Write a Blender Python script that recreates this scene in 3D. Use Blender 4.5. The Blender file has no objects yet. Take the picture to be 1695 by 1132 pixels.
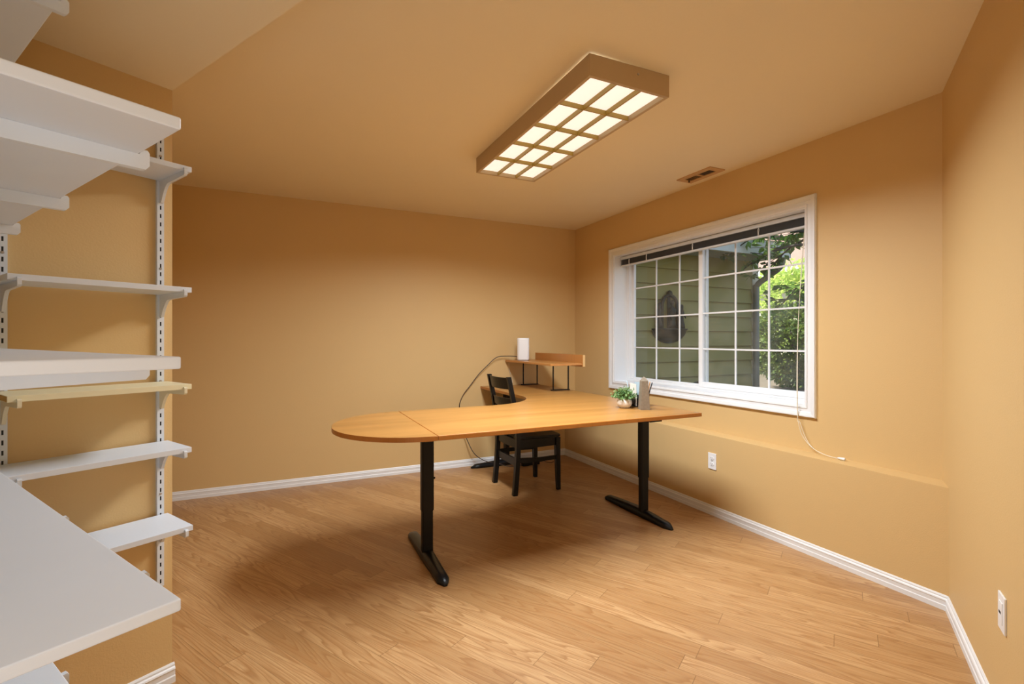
import bpy, bmesh, math, random
from mathutils import Vector, Matrix, noise
random.seed(7)
PI = math.pi
R = math.radians
SC = bpy.context.scene
C = SC.collection

# ------------------------------------------------------------------ camera, world, lights, exposure
HC = 1.243
cam_d = bpy.data.cameras.new('camera')
cam = bpy.data.objects.new('camera', cam_d); C.objects.link(cam)
cam.location = (0, 0, HC)
cam.rotation_euler = (PI/2, 0, -R(25.3))
cam_d.sensor_width = 36.0
cam_d.lens = 800.0/1695.0*36.0
cam_d.shift_y = -4.0/1695.0
cam_d.clip_start = 0.02
SC.camera = cam

SC.view_settings.view_transform = 'Standard'
SC.view_settings.look = 'None'
SC.view_settings.gamma = 1.0
SC.view_settings.exposure = 0.54

W = bpy.data.worlds.new('sky'); SC.world = W; W.use_nodes = True
wt = W.node_tree; wt.nodes.clear()
wo = wt.nodes.new('ShaderNodeOutputWorld'); wb = wt.nodes.new('ShaderNodeBackground')
ws = wt.nodes.new('ShaderNodeTexSky'); ws.sky_type = 'NISHITA'; ws.sun_disc = False
ws.sun_elevation = R(50); ws.sun_rotation = R(20); ws.air_density = 1.0; ws.dust_density = 2.0
wb.inputs['Strength'].default_value = 0.28
wt.links.new(ws.outputs[0], wb.inputs[0]); wt.links.new(wb.outputs[0], wo.inputs[0])

sun_d = bpy.data.lights.new('sun', 'SUN'); sun = bpy.data.objects.new('sun', sun_d); C.objects.link(sun)
sun_d.energy = 7.0; sun_d.angle = R(0.6); sun_d.color = (1, .96, .88)
sun.rotation_euler = Vector((.50, -.42, -.80)).to_track_quat('-Z', 'Y').to_euler()

hall_d = bpy.data.lights.new('hall_fill_light', 'POINT'); hall = bpy.data.objects.new('hall_fill_light', hall_d); C.objects.link(hall)  # added fill behind the camera to brighten the near shelves; no known fixture
hall_d.energy = 14.0; hall_d.shadow_soft_size = 0.28; hall_d.color = (.80, .90, 1.0)
hall.location = (-.17, -.30, 1.02)
LAMP_STRENGTH = .52      # look of the diffuser panel
LAMP_POWER = 54.0        # light it throws into the room
LAMP_COLOR = (.90, .955, 1.0)

# ------------------------------------------------------------------ materials
def newmat(name):
    m = bpy.data.materials.new(name); m.use_nodes = True
    nt = m.node_tree; b = nt.nodes['Principled BSDF']
    return m, nt, b
def lin(r, g, b):
    f = lambda v: (v/255/12.92) if v/255 <= .04045 else ((v/255+.055)/1.055)**2.4
    return (f(r), f(g), f(b), 1)
def simple(name, col, rough=.5, metal=0, spec=.5, bump=0, bscale=200, vary=0, vscale=6):
    m, nt, b = newmat(name)
    b.inputs['Base Color'].default_value = col
    b.inputs['Roughness'].default_value = rough
    b.inputs['Metallic'].default_value = metal
    b.inputs['Specular IOR Level'].default_value = spec
    tc = nt.nodes.new('ShaderNodeTexCoord')
    if vary:
        n = nt.nodes.new('ShaderNodeTexNoise'); n.inputs['Scale'].default_value = vscale; n.inputs['Detail'].default_value = 4
        nt.links.new(tc.outputs['Object'], n.inputs['Vector'])
        mx = nt.nodes.new('ShaderNodeMix'); mx.data_type = 'RGBA'
        mx.inputs['A'].default_value = tuple(c*(1-vary) for c in col[:3])+(1,)
        mx.inputs['B'].default_value = tuple(min(1, c*(1+vary)) for c in col[:3])+(1,)
        nt.links.new(n.outputs['Fac'], mx.inputs['Factor']); nt.links.new(mx.outputs['Result'], b.inputs['Base Color'])
    if bump:
        n2 = nt.nodes.new('ShaderNodeTexNoise'); n2.inputs['Scale'].default_value = bscale; n2.inputs['Detail'].default_value = 2
        bp = nt.nodes.new('ShaderNodeBump'); bp.inputs['Strength'].default_value = bump; bp.inputs['Distance'].default_value = .002
        nt.links.new(tc.outputs['Object'], n2.inputs['Vector']); nt.links.new(n2.outputs['Fac'], bp.inputs['Height'])
        nt.links.new(bp.outputs['Normal'], b.inputs['Normal'])
    return m

M = {}
M['paint'] = simple('wall_paint', (.655, .448, .203, 1), .55, bump=.22, bscale=170, vary=.03, vscale=1.2, spec=.35)
M['ceil'] = simple('ceiling_paint', (.84, .725, .50, 1), .6, bump=.2, bscale=120, vary=.03, vscale=1.0, spec=.3)
M['trim'] = simple('white_trim_paint', (.80, .81, .82, 1), .4, vary=.03, vscale=8)
M['vinyl'] = simple('white_vinyl', (.82, .83, .84, 1), .35)
M['melamine'] = simple('white_melamine', (.71, .765, .84, 1), .45, vary=.015, vscale=9)
M['yellowed'] = simple('yellowed_melamine', (.80, .74, .50, 1), .45, vary=.03)
M['edge_brown'] = simple('raw_shelf_end', lin(190, 150, 80), .7, vary=.1, vscale=60)
M['steel_white'] = simple('white_enamelled_steel', (.69, .735, .79, 1), .35)
M['steel_yellow'] = simple('yellowed_enamelled_steel', (.78, .72, .52, 1), .35)
M['slot'] = simple('slot_shadow_hole', (.015, .014, .013, 1), .9)
M['screw'] = simple('screw_metal', (.45, .42, .38, 1), .4, .8)
M['black_metal'] = simple('black_powder_coat', (.005, .005, .0055, 1), .45, bump=.05, bscale=600, spec=.25)
M['black_wood'] = simple('black_lacquered_wood', (.005, .0045, .0045, 1), .38, vary=.1, spec=.3)
M['plastic_black'] = simple('black_plastic', (.008, .008, .009, 1), .4, spec=.3)
M['foot_blue'] = simple('black_foot_cap', (.007, .008, .010, 1), .35, spec=.35)
M['white_plastic'] = simple('white_plastic', (.82, .82, .82, 1), .3)
M['grey_plastic'] = simple('grey_plastic', (.35, .35, .36, 1), .4)
M['cable_dark'] = simple('dark_cable', (.05, .035, .03, 1), .5)
M['cord_ivory'] = simple('ivory_cord', (.80, .74, .60, 1), .6)
M['lamp_frame'] = simple('tan_lamp_frame', (.50, .36, .20, 1), .5, vary=.04, vscale=12)
M['lamp_grille'] = simple('brass_tan_grille', (.40, .26, .05, 1), .45)
M['vent'] = simple('painted_vent', (.56, .34, .15, 1), .5)
M['vent_dark'] = simple('vent_duct', (.05, .03, .015, 1), .9)
M['blind_slat'] = simple('grey_blind_slat', (.13, .135, .145, 1), .45)
M['siding'] = simple('olive_lap_siding', lin(164, 152, 92), .75, vary=.06, vscale=14)
M['soffit'] = simple('soffit_paint', lin(178, 186, 188), .7)
M['downspout'] = simple('grey_downspout', lin(140, 140, 130), .5)
M['corner_board'] = simple('cream_corner_board', lin(215, 210, 190), .6)
M['ground'] = simple('garden_soil', lin(105, 92, 74), .9, bump=.6, bscale=30, vary=.35, vscale=10)
M['bronze'] = simple('weathered_bronze', lin(58, 56, 46), .5, .3, vary=.35, vscale=25)
M['bark'] = simple('bark', lin(78, 70, 62), .9, bump=.6, bscale=60, vary=.2, vscale=20)
M['rock'] = simple('garden_rock', lin(120, 116, 108), .9, vary=.3, vscale=20)
M['stone'] = simple('grey_brown_obelisk_stone', lin(128, 116, 100), .55, bump=.15, bscale=150, vary=.3, vscale=70)
M['pot'] = simple('speckled_cream_pot', lin(226, 219, 208), .6, vary=.06, vscale=150)
M['paper'] = simple('white_paper', lin(232, 228, 220), .8)
M['paper_blue'] = simple('pale_blue_paper', lin(170, 190, 200), .8)
M['paper_red'] = simple('red_striped_paper', lin(196, 110, 96), .8)
M['brownpaper'] = simple('tan_pencil', lin(190, 140, 80), .6)
M['house_wall'] = simple('cream_house_wall', lin(226, 216, 188), .8)
M['house_roof'] = simple('brown_roof', lin(150, 120, 104), .8, vary=.15, vscale=5)
M['white_fascia'] = simple('white_fascia', lin(232, 232, 228), .6)

def leafmat(name, c1, c2, scale=9, trans=.35):
    m, nt, b = newmat(name)
    tc = nt.nodes.new('ShaderNodeTexCoord'); n = nt.nodes.new('ShaderNodeTexNoise'); n.inputs['Scale'].default_value = scale
    nt.links.new(tc.outputs['Object'], n.inputs['Vector'])
    mx = nt.nodes.new('ShaderNodeMix'); mx.data_type = 'RGBA'; mx.inputs['A'].default_value = c1; mx.inputs['B'].default_value = c2
    cr = nt.nodes.new('ShaderNodeValToRGB'); cr.color_ramp.elements[0].position = .35; cr.color_ramp.elements[1].position = .65
    nt.links.new(n.outputs['Fac'], cr.inputs[0]); nt.links.new(cr.outputs[0], mx.inputs['Factor'])
    nt.links.new(mx.outputs['Result'], b.inputs['Base Color']); b.inputs['Roughness'].default_value = .5
    t = nt.nodes.new('ShaderNodeBsdfTranslucent'); ms = nt.nodes.new('ShaderNodeMixShader'); ms.inputs[0].default_value = trans
    nt.links.new(mx.outputs['Result'], t.inputs['Color'])
    out = nt.nodes['Material Output']
    nt.links.new(b.outputs[0], ms.inputs[1]); nt.links.new(t.outputs[0], ms.inputs[2]); nt.links.new(ms.outputs[0], out.inputs[0])
    return m
M['leaf_hedge'] = leafmat('hedge_leaves', lin(62, 88, 40), lin(120, 140, 60))
M['leaf_tree'] = leafmat('tree_leaves', lin(60, 98, 52), lin(130, 165, 70), 5)
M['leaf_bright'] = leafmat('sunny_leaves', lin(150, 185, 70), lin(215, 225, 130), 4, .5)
M['leaf_pot'] = leafmat('pot_plant_leaves', lin(72, 120, 66), lin(140, 176, 110), 40, .15)

def math_node(nt, op, a, b=None):
    n = nt.nodes.new('ShaderNodeMath'); n.operation = op
    for i, v in enumerate((a, b)):
        if v is None: continue
        if isinstance(v, (int, float)): n.inputs[i].default_value = v
        else: nt.links.new(v, n.inputs[i])
    return n.outputs[0]
def glassmat():
    m, nt, b = newmat('window_glass')
    out = nt.nodes['Material Output']; nt.nodes.remove(b)
    tr = nt.nodes.new('ShaderNodeBsdfTransparent'); tr.inputs[0].default_value = (.95, .965, .955, 1)
    gl = nt.nodes.new('ShaderNodeBsdfGlossy'); gl.inputs['Roughness'].default_value = .02
    df = nt.nodes.new('ShaderNodeBsdfDiffuse'); df.inputs[0].default_value = (.75, .75, .73, 1)
    fr = nt.nodes.new('ShaderNodeFresnel'); fr.inputs[0].default_value = 1.45
    ms = nt.nodes.new('ShaderNodeMixShader'); m2 = nt.nodes.new('ShaderNodeMixShader')
    tc = nt.nodes.new('ShaderNodeTexCoord'); n = nt.nodes.new('ShaderNodeTexNoise'); n.inputs['Scale'].default_value = 5; n.inputs['Detail'].default_value = 8
    mr = nt.nodes.new('ShaderNodeMapRange'); mr.inputs['From Min'].default_value = .4; mr.inputs['From Max'].default_value = .8
    mr.inputs['To Min'].default_value = .015; mr.inputs['To Max'].default_value = .07
    nt.links.new(tc.outputs['Object'], n.inputs['Vector']); nt.links.new(n.outputs['Fac'], mr.inputs['Value'])
    nt.links.new(mr.outputs[0], m2.inputs[0]); nt.links.new(tr.outputs[0], m2.inputs[1]); nt.links.new(df.outputs[0], m2.inputs[2])
    ge = nt.nodes.new('ShaderNodeNewGeometry')
    fb = math_node(nt, 'MULTIPLY', fr.outputs[0], math_node(nt, 'SUBTRACT', 1.0, ge.outputs['Backfacing']))
    nt.links.new(fb, ms.inputs[0]); nt.links.new(m2.outputs[0], ms.inputs[1]); nt.links.new(gl.outputs[0], ms.inputs[2])
    nt.links.new(ms.outputs[0], out.inputs[0])
    return m
M['glass'] = glassmat()

def emitmat():
    m, nt, b = newmat('lamp_diffuser')
    b.inputs['Base Color'].default_value = (.8, .8, .78, 1)
    b.inputs['Emission Color'].default_value = (1.0, .945, .84, 1)
    b.inputs['Emission Strength'].default_value = LAMP_STRENGTH
    return m
M['emit'] = emitmat()

def combine(nt, x, y, z=0):
    n = nt.nodes.new('ShaderNodeCombineXYZ')
    for i, v in enumerate((x, y, z)):
        if isinstance(v, (int, float)): n.inputs[i].default_value = v
        else: nt.links.new(v, n.inputs[i])
    return n.outputs[0]
def tex_noise(nt, vec, scale, detail=3, rough=.5, dist=0):
    n = nt.nodes.new('ShaderNodeTexNoise'); n.inputs['Scale'].default_value = scale; n.inputs['Detail'].default_value = detail
    n.inputs['Roughness'].default_value = rough; n.inputs['Distortion'].default_value = dist
    nt.links.new(vec, n.inputs['Vector']); return n.outputs['Fac']
def white(nt, vec):
    n = nt.nodes.new('ShaderNodeTexWhiteNoise'); n.noise_dimensions = '2D'; nt.links.new(vec, n.inputs['Vector']); return n.outputs['Value']
def ramp(nt, fac, stops):
    n = nt.nodes.new('ShaderNodeValToRGB'); cr = n.color_ramp
    while len(cr.elements) < len(stops): cr.elements.new(.5)
    for e, (p, c) in zip(cr.elements, stops): e.position = p; e.color = c
    nt.links.new(fac, n.inputs[0]); return n.outputs[0]
def mixc(nt, fac, a, b, mode='MIX'):
    n = nt.nodes.new('ShaderNodeMix'); n.data_type = 'RGBA'; n.blend_type = mode
    for k, v in (('Factor', fac), ('A', a), ('B', b)):
        if isinstance(v, (int, float, tuple)): n.inputs[k].default_value = v
        else: nt.links.new(v, n.inputs[k])
    return n.outputs['Result']

def floormat():
    m, nt, b = newmat('oak_laminate_planks')
    tc = nt.nodes.new('ShaderNodeTexCoord'); mp = nt.nodes.new('ShaderNodeMapping')
    mp.inputs['Rotation'].default_value = (0, 0, -R(120.3))
    nt.links.new(tc.outputs['Object'], mp.inputs['Vector'])
    sp = nt.nodes.new('ShaderNodeSeparateXYZ'); nt.links.new(mp.outputs[0], sp.inputs[0])
    p, q = sp.outputs[0], sp.outputs[1]
    w = .098; L = 1.25
    qs = math_node(nt, 'DIVIDE', q, w); row = math_node(nt, 'FLOOR', qs); qf = math_node(nt, 'FRACT', qs)
    r1 = white(nt, combine(nt, row, 3.7))
    ps = math_node(nt, 'ADD', math_node(nt, 'DIVIDE', p, L), math_node(nt, 'MULTIPLY', r1, 9.0))
    cell = math_node(nt, 'FLOOR', ps); pf = math_node(nt, 'FRACT', ps)
    tone = white(nt, combine(nt, row, cell)); tone2 = white(nt, combine(nt, math_node(nt, 'ADD', row, 31.3), cell))
    off = math_node(nt, 'MULTIPLY', tone, 37.0); off2 = math_node(nt, 'MULTIPLY', tone2, 23.0)
    # cathedral rings: a slanted cut through distorted growth rings
    big = tex_noise(nt, combine(nt, math_node(nt, 'ADD', math_node(nt, 'MULTIPLY', p, .75), off), math_node(nt, 'ADD', math_node(nt, 'MULTIPLY', q, 9.0), off2)), 1.0, 2, .4)
    ring = math_node(nt, 'FRACT', math_node(nt, 'MULTIPLY', big, 20.0))
    ringc = ramp(nt, ring, [(0, (0, 0, 0, 1)), (.55, (.25, .25, .25, 1)), (.9, (1, 1, 1, 1)), (1, (0, 0, 0, 1))])
    fine = tex_noise(nt, combine(nt, math_node(nt, 'ADD', math_node(nt, 'MULTIPLY', p, 9.0), off), math_node(nt, 'MULTIPLY', q, 260.0)), 1.0, 2, .6)
    med = tex_noise(nt, combine(nt, math_node(nt, 'ADD', math_node(nt, 'MULTIPLY', p, 2.0), off), math_node(nt, 'ADD', math_node(nt, 'MULTIPLY', q, 40.0), off2)), 1.0, 3, .5)
    base = ramp(nt, tone, [(0, (.415, .232, .093, 1)), (.5, (.50, .296, .128, 1)), (1, (.585, .362, .168, 1))])
    c = mixc(nt, math_node(nt, 'MULTIPLY', ringc, .74), base, (.30, .135, .042, 1))
    c = mixc(nt, ramp(nt, fine, [(.45, (0, 0, 0, 1)), (.72, (.55, .55, .55, 1))]), c, (.31, .145, .048, 1))
    c = mixc(nt, ramp(nt, med, [(.32, (.5, .5, .5, 1)), (.58, (0, 0, 0, 1))]), c, (.38, .185, .065, 1))
    e1 = math_node(nt, 'LESS_THAN', qf, .018)
    e2 = math_node(nt, 'LESS_THAN', pf, .0022)
    c = mixc(nt, math_node(nt, 'MULTIPLY', math_node(nt, 'MAXIMUM', e1, e2), .75), c, (.20, .10, .035, 1))
    nt.links.new(c, b.inputs['Base Color'])
    b.inputs['Roughness'].default_value = .36; b.inputs['Specular IOR Level'].default_value = .45
    bp = nt.nodes.new('ShaderNodeBump'); bp.inputs['Strength'].default_value = .08; bp.inputs['Distance'].default_value = .001
    nt.links.new(fine, bp.inputs['Height']); nt.links.new(bp.outputs[0], b.inputs['Normal'])
    return m
M['floor'] = floormat()

def deskmat(name, c1, c2, rot=0, rough=.32):
    m, nt, b = newmat(name)
    tc = nt.nodes.new('ShaderNodeTexCoord'); mp = nt.nodes.new('ShaderNodeMapping'); mp.inputs['Rotation'].default_value = (0, 0, rot)
    nt.links.new(tc.outputs['Object'], mp.inputs['Vector'])
    sp = nt.nodes.new('ShaderNodeSeparateXYZ'); nt.links.new(mp.outputs[0], sp.inputs[0])
    f = tex_noise(nt, combine(nt, math_node(nt, 'MULTIPLY', sp.outputs[0], 3.0), math_node(nt, 'MULTIPLY', sp.outputs[1], 60.0), math_node(nt, 'MULTIPLY', sp.outputs[2], 60.0)), 1.0, 3, .6)
    s = tex_noise(nt, combine(nt, math_node(nt, 'MULTIPLY', sp.outputs[0], .6), math_node(nt, 'MULTIPLY', sp.outputs[1], 9.0)), 1.0, 2, .5)
    k = tex_noise(nt, combine(nt, math_node(nt, 'MULTIPLY', sp.outputs[0], 45.0), math_node(nt, 'MULTIPLY', sp.outputs[1], 450.0)), 1.0, 1)
    c = mixc(nt, f, c1, c2)
    c = mixc(nt, ramp(nt, s, [(.35, (0, 0, 0, 1)), (.65, (.7, .7, .7, 1))]), c, tuple(x*.84 for x in c1[:3])+(1,))
    c = mixc(nt, ramp(nt, k, [(.60, (0, 0, 0, 1)), (.8, (.45, .45, .45, 1))]), c, tuple(x*.6 for x in c1[:3])+(1,))
    nt.links.new(c, b.inputs['Base Color']); b.inputs['Roughness'].default_value = rough
    return m
M['desk'] = deskmat('beech_veneer', (.36, .165, .037, 1), (.50, .245, .066, 1))
M['desk_edge'] = deskmat('beech_edge_band', (.44, .165, .026, 1), (.50, .20, .04, 1))
M['riser'] = deskmat('beech_riser_veneer', (.46, .19, .045, 1), (.53, .24, .065, 1), PI/2)
M['riser_edge'] = deskmat('pale_beech_edge', (.68, .42, .17, 1), (.74, .48, .22, 1), PI/2)

# ------------------------------------------------------------------ mesh helpers
class MB:
    def __init__(s): s.bm = bmesh.new()
    def face(s, vs, mi=0):
        try:
            f = s.bm.faces.new(vs); f.material_index = mi; return f
        except ValueError: return None
    def prism(s, pts, z0, z1, mi=0, side=None, axis='z', smooth=False):
        """pts: outline; extruded along axis. axis z: (x,y); axis x: (y,z); axis y: (x,z)"""
        side = mi if side is None else side
        def P(p, t):
            return {'z': (p[0], p[1], t), 'x': (t, p[0], p[1]), 'y': (p[0], t, p[1])}[axis]
        a = [s.bm.verts.new(P(p, z0)) for p in pts]; b = [s.bm.verts.new(P(p, z1)) for p in pts]
        n = len(pts)
        f1 = s.face(a[::-1], mi); f2 = s.face(b, mi)
        for i in range(n):
            f = s.face([a[i], a[(i+1) % n], b[(i+1) % n], b[i]], side)
            if f and smooth: f.smooth = True
        return s
    def box(s, x0, x1, y0, y1, z0, z1, mi=0):
        return s.prism([(x0, y0), (x1, y0), (x1, y1), (x0, y1)], z0, z1, mi)
    def bbox(s, x0, x1, y0, y1, z0, z1, bev=.002, mi=0, seg=2):
        """bevelled box"""
        t = bmesh.new(); bmesh.ops.create_cube(t, size=1)
        for v in t.verts: v.co = ((x0+x1)/2+v.co.x*(x1-x0), (y0+y1)/2+v.co.y*(y1-y0), (z0+z1)/2+v.co.z*(z1-z0))
        bmesh.ops.bevel(t, geom=t.edges[:], offset=bev, segments=seg, affect='EDGES', profile=.6)
        s.merge(t, mi); return s
    def merge(s, t, mi=0, mat=None):
        mp = {}
        for v in t.verts: mp[v] = s.bm.verts.new(mat @ v.co if mat else v.co)
        for f in t.faces:
            g = s.face([mp[v] for v in f.verts], mi)
            if g: g.smooth = f.smooth
        t.free()
    def tube(s, pts, r, n=8, mi=0, cap=True):
        pts = [Vector(p) for p in pts]; rs = r if isinstance(r, (list, tuple)) else [r]*len(pts)
        rings = []; up = None
        for i, p in enumerate(pts):
            d = (pts[min(i+1, len(pts)-1)]-pts[max(i-1, 0)]).normalized()
            if up is None: up = d.orthogonal().normalized()
            up = (up-d*up.dot(d)).normalized(); w = d.cross(up)
            rings.append([s.bm.verts.new(p+(up*math.cos(2*PI*k/n)+w*math.sin(2*PI*k/n))*rs[i]) for k in range(n)])
        for a, b in zip(rings, rings[1:]):
            for k in range(n):
                f = s.face([a[k], a[(k+1) % n], b[(k+1) % n], b[k]], mi)
                if f: f.smooth = True
        if cap: s.face(rings[0][::-1], mi); s.face(rings[-1], mi)
        return s
    def lathe(s, prof, cx=0, cy=0, n=24, mi=0, sx=1, sy=1, jit=0):
        rings = []
        for r, z in prof:
            rings.append([s.bm.verts.new((cx+r*sx*math.cos(2*PI*k/n), cy+r*sy*math.sin(2*PI*k/n), z)) for k in range(n)])
        for a, b in zip(rings, rings[1:]):
            for k in range(n):
                f = s.face([a[k], a[(k+1) % n], b[(k+1) % n], b[k]], mi)
                if f: f.smooth = True
        s.face(rings[0][::-1], mi); s.face(rings[-1], mi)
        return s
    def loft(s, rings, mi=0, smooth=True, cap=True):
        rr = [[s.bm.verts.new(p) for p in r] for r in rings]
        n = len(rr[0])
        for a, b in zip(rr, rr[1:]):
            for k in range(n):
                f = s.face([a[k], a[(k+1) % n], b[(k+1) % n], b[k]], mi)
                if f: f.smooth = smooth
        if cap: s.face(rr[0][::-1], mi); s.face(rr[-1], mi)
        return s
    def build(s, name, mats, parent=None, recalc=True):
        if recalc: bmesh.ops.recalc_face_normals(s.bm, faces=s.bm.faces[:])
        me = bpy.data.meshes.new(name); s.bm.to_mesh(me); s.bm.free()
        for m in (mats if isinstance(mats, (list, tuple)) else [mats]): me.materials.append(M[m] if isinstance(m, str) else m)
        o = bpy.data.objects.new(name, me); C.objects.link(o)
        if parent: o.parent = parent
        return o

def tag(o, label, cat, group=None, kind=None):
    o['label'] = label; o['category'] = cat
    if group: o['group'] = group
    if kind: o['kind'] = kind
    return o
def thing(name, label, cat, loc=(0, 0, 0), rz=0, group=None):
    o = bpy.data.objects.new(name, None); o.empty_display_size = .1; C.objects.link(o)
    o.location = loc; o.rotation_euler = (0, 0, rz)
    return tag(o, label, cat, group)
def struct(o): o['kind'] = 'structure'; return o
def copy_tree(o, parent=None):
    c = o.copy(); C.objects.link(c)
    if parent: c.parent = parent
    for ch in [x for x in C.objects if x.parent == o]: copy_tree(ch, c)
    return c
def bez(p0, p1, p2, p3, n=12):
    p0, p1, p2, p3 = map(Vector, (p0, p1, p2, p3)); out = []
    for i in range(n+1):
        t = i/n; out.append(p0*(1-t)**3+p1*3*t*(1-t)**2+p2*3*t*t*(1-t)+p3*t**3)
    return out
def catmull(pts, n=6):
    P = [Vector(p) for p in pts]; P = [P[0]*2-P[1]]+P+[P[-1]*2-P[-2]]; out = []
    for i in range(1, len(P)-2):
        for k in range(n):
            t = k/n; a, b, c, d = P[i-1:i+3]
            out.append(.5*((2*b)+(c-a)*t+(2*a-5*b+4*c-d)*t*t+(3*b-a-3*c+d)*t**3))
    out.append(P[-2]); return out

# ------------------------------------------------------------------ room geometry constants (metres)
H = 2.44; SOF = 2.15
BB = 4.484               # back wall plane y
A1, A2 = 2.752, 2.882    # lower and upper window wall planes x
LEDGE = .563
AX = 2.882+.22           # outer face
EX, EY = -.3665, 2.120   # free end of the shelf wall
GA = R(30.09)            # direction of shelf wall / right wall family
GU = (math.cos(GA), math.sin(GA)); GV = (-math.sin(GA), math.cos(GA))
def G(x, y): return (EX+x*GU[0]+y*GV[0], EY+x*GU[1]+y*GV[1])
DR = Vector((.854, .521)).normalized(); NR = Vector((DR.y, -DR.x)); PR = Vector((2.745, 1.141))
def RW(s, o=0): v = PR+DR*s+NR*o; return (v.x, v.y)

# floor and ceiling
struct(MB().box(-3.2, 3.1, -2.6, 4.7, -.12, 0).build('floor', 'floor'))
struct(MB().box(-3.2, 3.14, -2.6, 4.7, H, H+.15).build('ceiling', 'ceil'))
struct(MB().prism([G(-1.8, -2.75), G(0, -2.75), G(0, 0), G(-1.8, 0)], SOF, H).build('ceiling_dropped', 'ceil'))
# walls
struct(MB().box(-2.4, A2+.22, BB, BB+.15, 0, H).build('wall_back', 'paint'))
W1, W2, WZ0, WZ1 = 1.898, 3.790, .838, 2.05
wm = MB()
bR = 1.0
wm.box(A2, AX, bR, W1, 0, H); wm.box(A2, AX, W2, BB, 0, H)
wm.box(A2, AX, W1, W2, 0, WZ0); wm.box(A2, AX, W1, W2, WZ1, H)
struct(wm.build('wall_right', 'paint'))
struct(MB().prism([(A1, 1.12), (A2, 1.20), (A2, BB), (A1, BB)], 0, LEDGE).build('wall_right_ledge', 'paint'))
struct(MB().prism([RW(-4.6), RW(.62), RW(.62, .15), RW(-4.6, .15)], 0, H).build('wall_near_right', 'paint'))
struct(MB().prism([G(-.8676, 0), G(0, 0), G(0, .11), G(-.8676, .11)], 0, H).build('wall_shelf', 'paint'))
struct(MB().prism([G(-.1, .11), G(0, .11), G(0, 2.75), G(-.1, 2.75)], 0, H).build('wall_left', 'paint'))
struct(MB().prism([G(-.8676, -1.40), G(-.7676, -1.40), G(-.7676, 0), G(-.8676, 0)], 0, H).build('wall_closet', 'paint'))
struct(MB().prism([G(-1.75, -1.40), G(-.8676, -1.40), G(-.8676, -1.30), G(-1.75, -1.30)], 0, H).build('wall_hall_side', 'paint'))
struct(MB().prism([G(-1.75, -2.75), G(-1.65, -2.75), G(-1.65, -1.40), G(-1.75, -1.40)], 0, H).build('wall_hall_rear', 'paint'))

# baseboards: colonial profile, (thickness, height)
BP = [(0, 0), (.013, 0), (.013, .022), (.0105, .026), (.0105, .044), (.013, .047), (.011, .052), (.0065, .056), (.0065, .062), (.003, .068), (0, .068)]
def baseboard(name, p0, p1, nrm):
    """profile swept from p0 to p1; nrm points into the room"""
    m = MB(); n = Vector(nrm)
    rings = [[(p[0]+n.x*t, p[1]+n.y*t, h) for t, h in BP] for p in (p0, p1)]
    m.loft(rings, smooth=False)
    return struct(m.build(name, 'trim'))
baseboard('baseboard_back', (-1.73, BB), (A1, BB), (0, -1))
baseboard('baseboard_right', (A1, 1.145), (A1, BB-.013), (-1, 0))
baseboard('baseboard_near_right', RW(-4.4), RW(-.0), tuple(-NR))
gn = (-GV[0], -GV[1])
baseboard('baseboard_shelf', G(-.7676, 0), G(.006, 0), gn)

# ------------------------------------------------------------------ window
win = struct(bpy.data.objects.new('window_1', None)); C.objects.link(win); win.location = (A2, (W1+W2)/2, WZ0)
wloc = Vector(win.location)
class WB(MB):
    def build(s, name, mats, parent=None):
        for v in s.bm.verts: v.co -= wloc
        return MB.build(s, name, mats, parent or win)
# casing with stepped profile (picture frame)
m = WB()
CP = [(0, -.0), (0, .012), (.012, .014), (.014, .009), (.034, .009), (.037, .017), (.055, .021), (.062, .021), (.066, .014), (.066, 0)]  # (outwards from opening, projection)
corners = []
for (yy, zz, sy, sz) in ((W1, WZ0, -1, -1), (W2, WZ0, 1, -1), (W2, WZ1, 1, 1), (W1, WZ1, -1, 1)):
    corners.append([(A2-h, yy+sy*t, zz+sz*t) for t, h in CP])
m.loft(corners+[corners[0]], smooth=False, cap=False)
m.build('casing', 'trim')
# jamb liner (reveal)
XF = A2+.165
m = WB(); t = .008
m.box(A2-.004, XF, W1, W1+t, WZ0, WZ1); m.box(A2-.004, XF, W2-t, W2, WZ0, WZ1)
m.box(A2-.004, XF, W1+t, W2-t, WZ0, WZ0+t); m.box(A2-.004, XF, W1+t, W2-t, WZ1-t, WZ1)
m.build('jamb_liner', 'trim')
# outer vinyl frame
YM = 2.853
i0, i1, k0, k1 = W1+t, W2-t, WZ0+t, WZ1-t
m = WB()
for (y0, y1, z0, z1) in ((i0, i0+.035, k0, k1), (i1-.035, i1, k0, k1), (i0+.035, i1-.035, k0, k0+.022), (i0+.035, i1-.035, k1-.035, k1)):
    m.bbox(XF-.02, AX+.01, y0, y1, z0, z1, .003)
m.build('vinyl_frame', 'vinyl')
def sash(name, y0, y1, z0, z1, x, cols, rows, st, bot):
    s = WB()
    for (a, b, c, d) in ((y0, y0+st, z0, z1), (y1-st, y1, z0, z1), (y0+st, y1-st, z0, z0+bot), (y0+st, y1-st, z1-.035, z1)):
        s.bbox(x, x+.028, a, b, c, d, .003)
    o = s.build(name, 'vinyl')
    gy0, gy1, gz0, gz1 = y0+st, y1-st, z0+bot, z1-.035
    g = MB()
    for yv in cols: g.box(x+.010, x+.018, yv-.006, yv+.006, gz0, gz1)
    for zv in rows: g.box(x+.0098, x+.0178, gy0, gy1, zv-.006, zv+.006)
    for v in g.bm.verts: v.co -= wloc
    g.build('muntin_grid', 'vinyl', o)
    p = MB(); p.box(x+.019, x+.023, gy0-.004, gy1+.004, gz0-.004, gz1+.004)
    for v in p.bm.verts: v.co -= wloc
    p.build('glass_pane', 'glass', o)
    return o
rows = (1.168, 1.451, 1.735)
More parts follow.
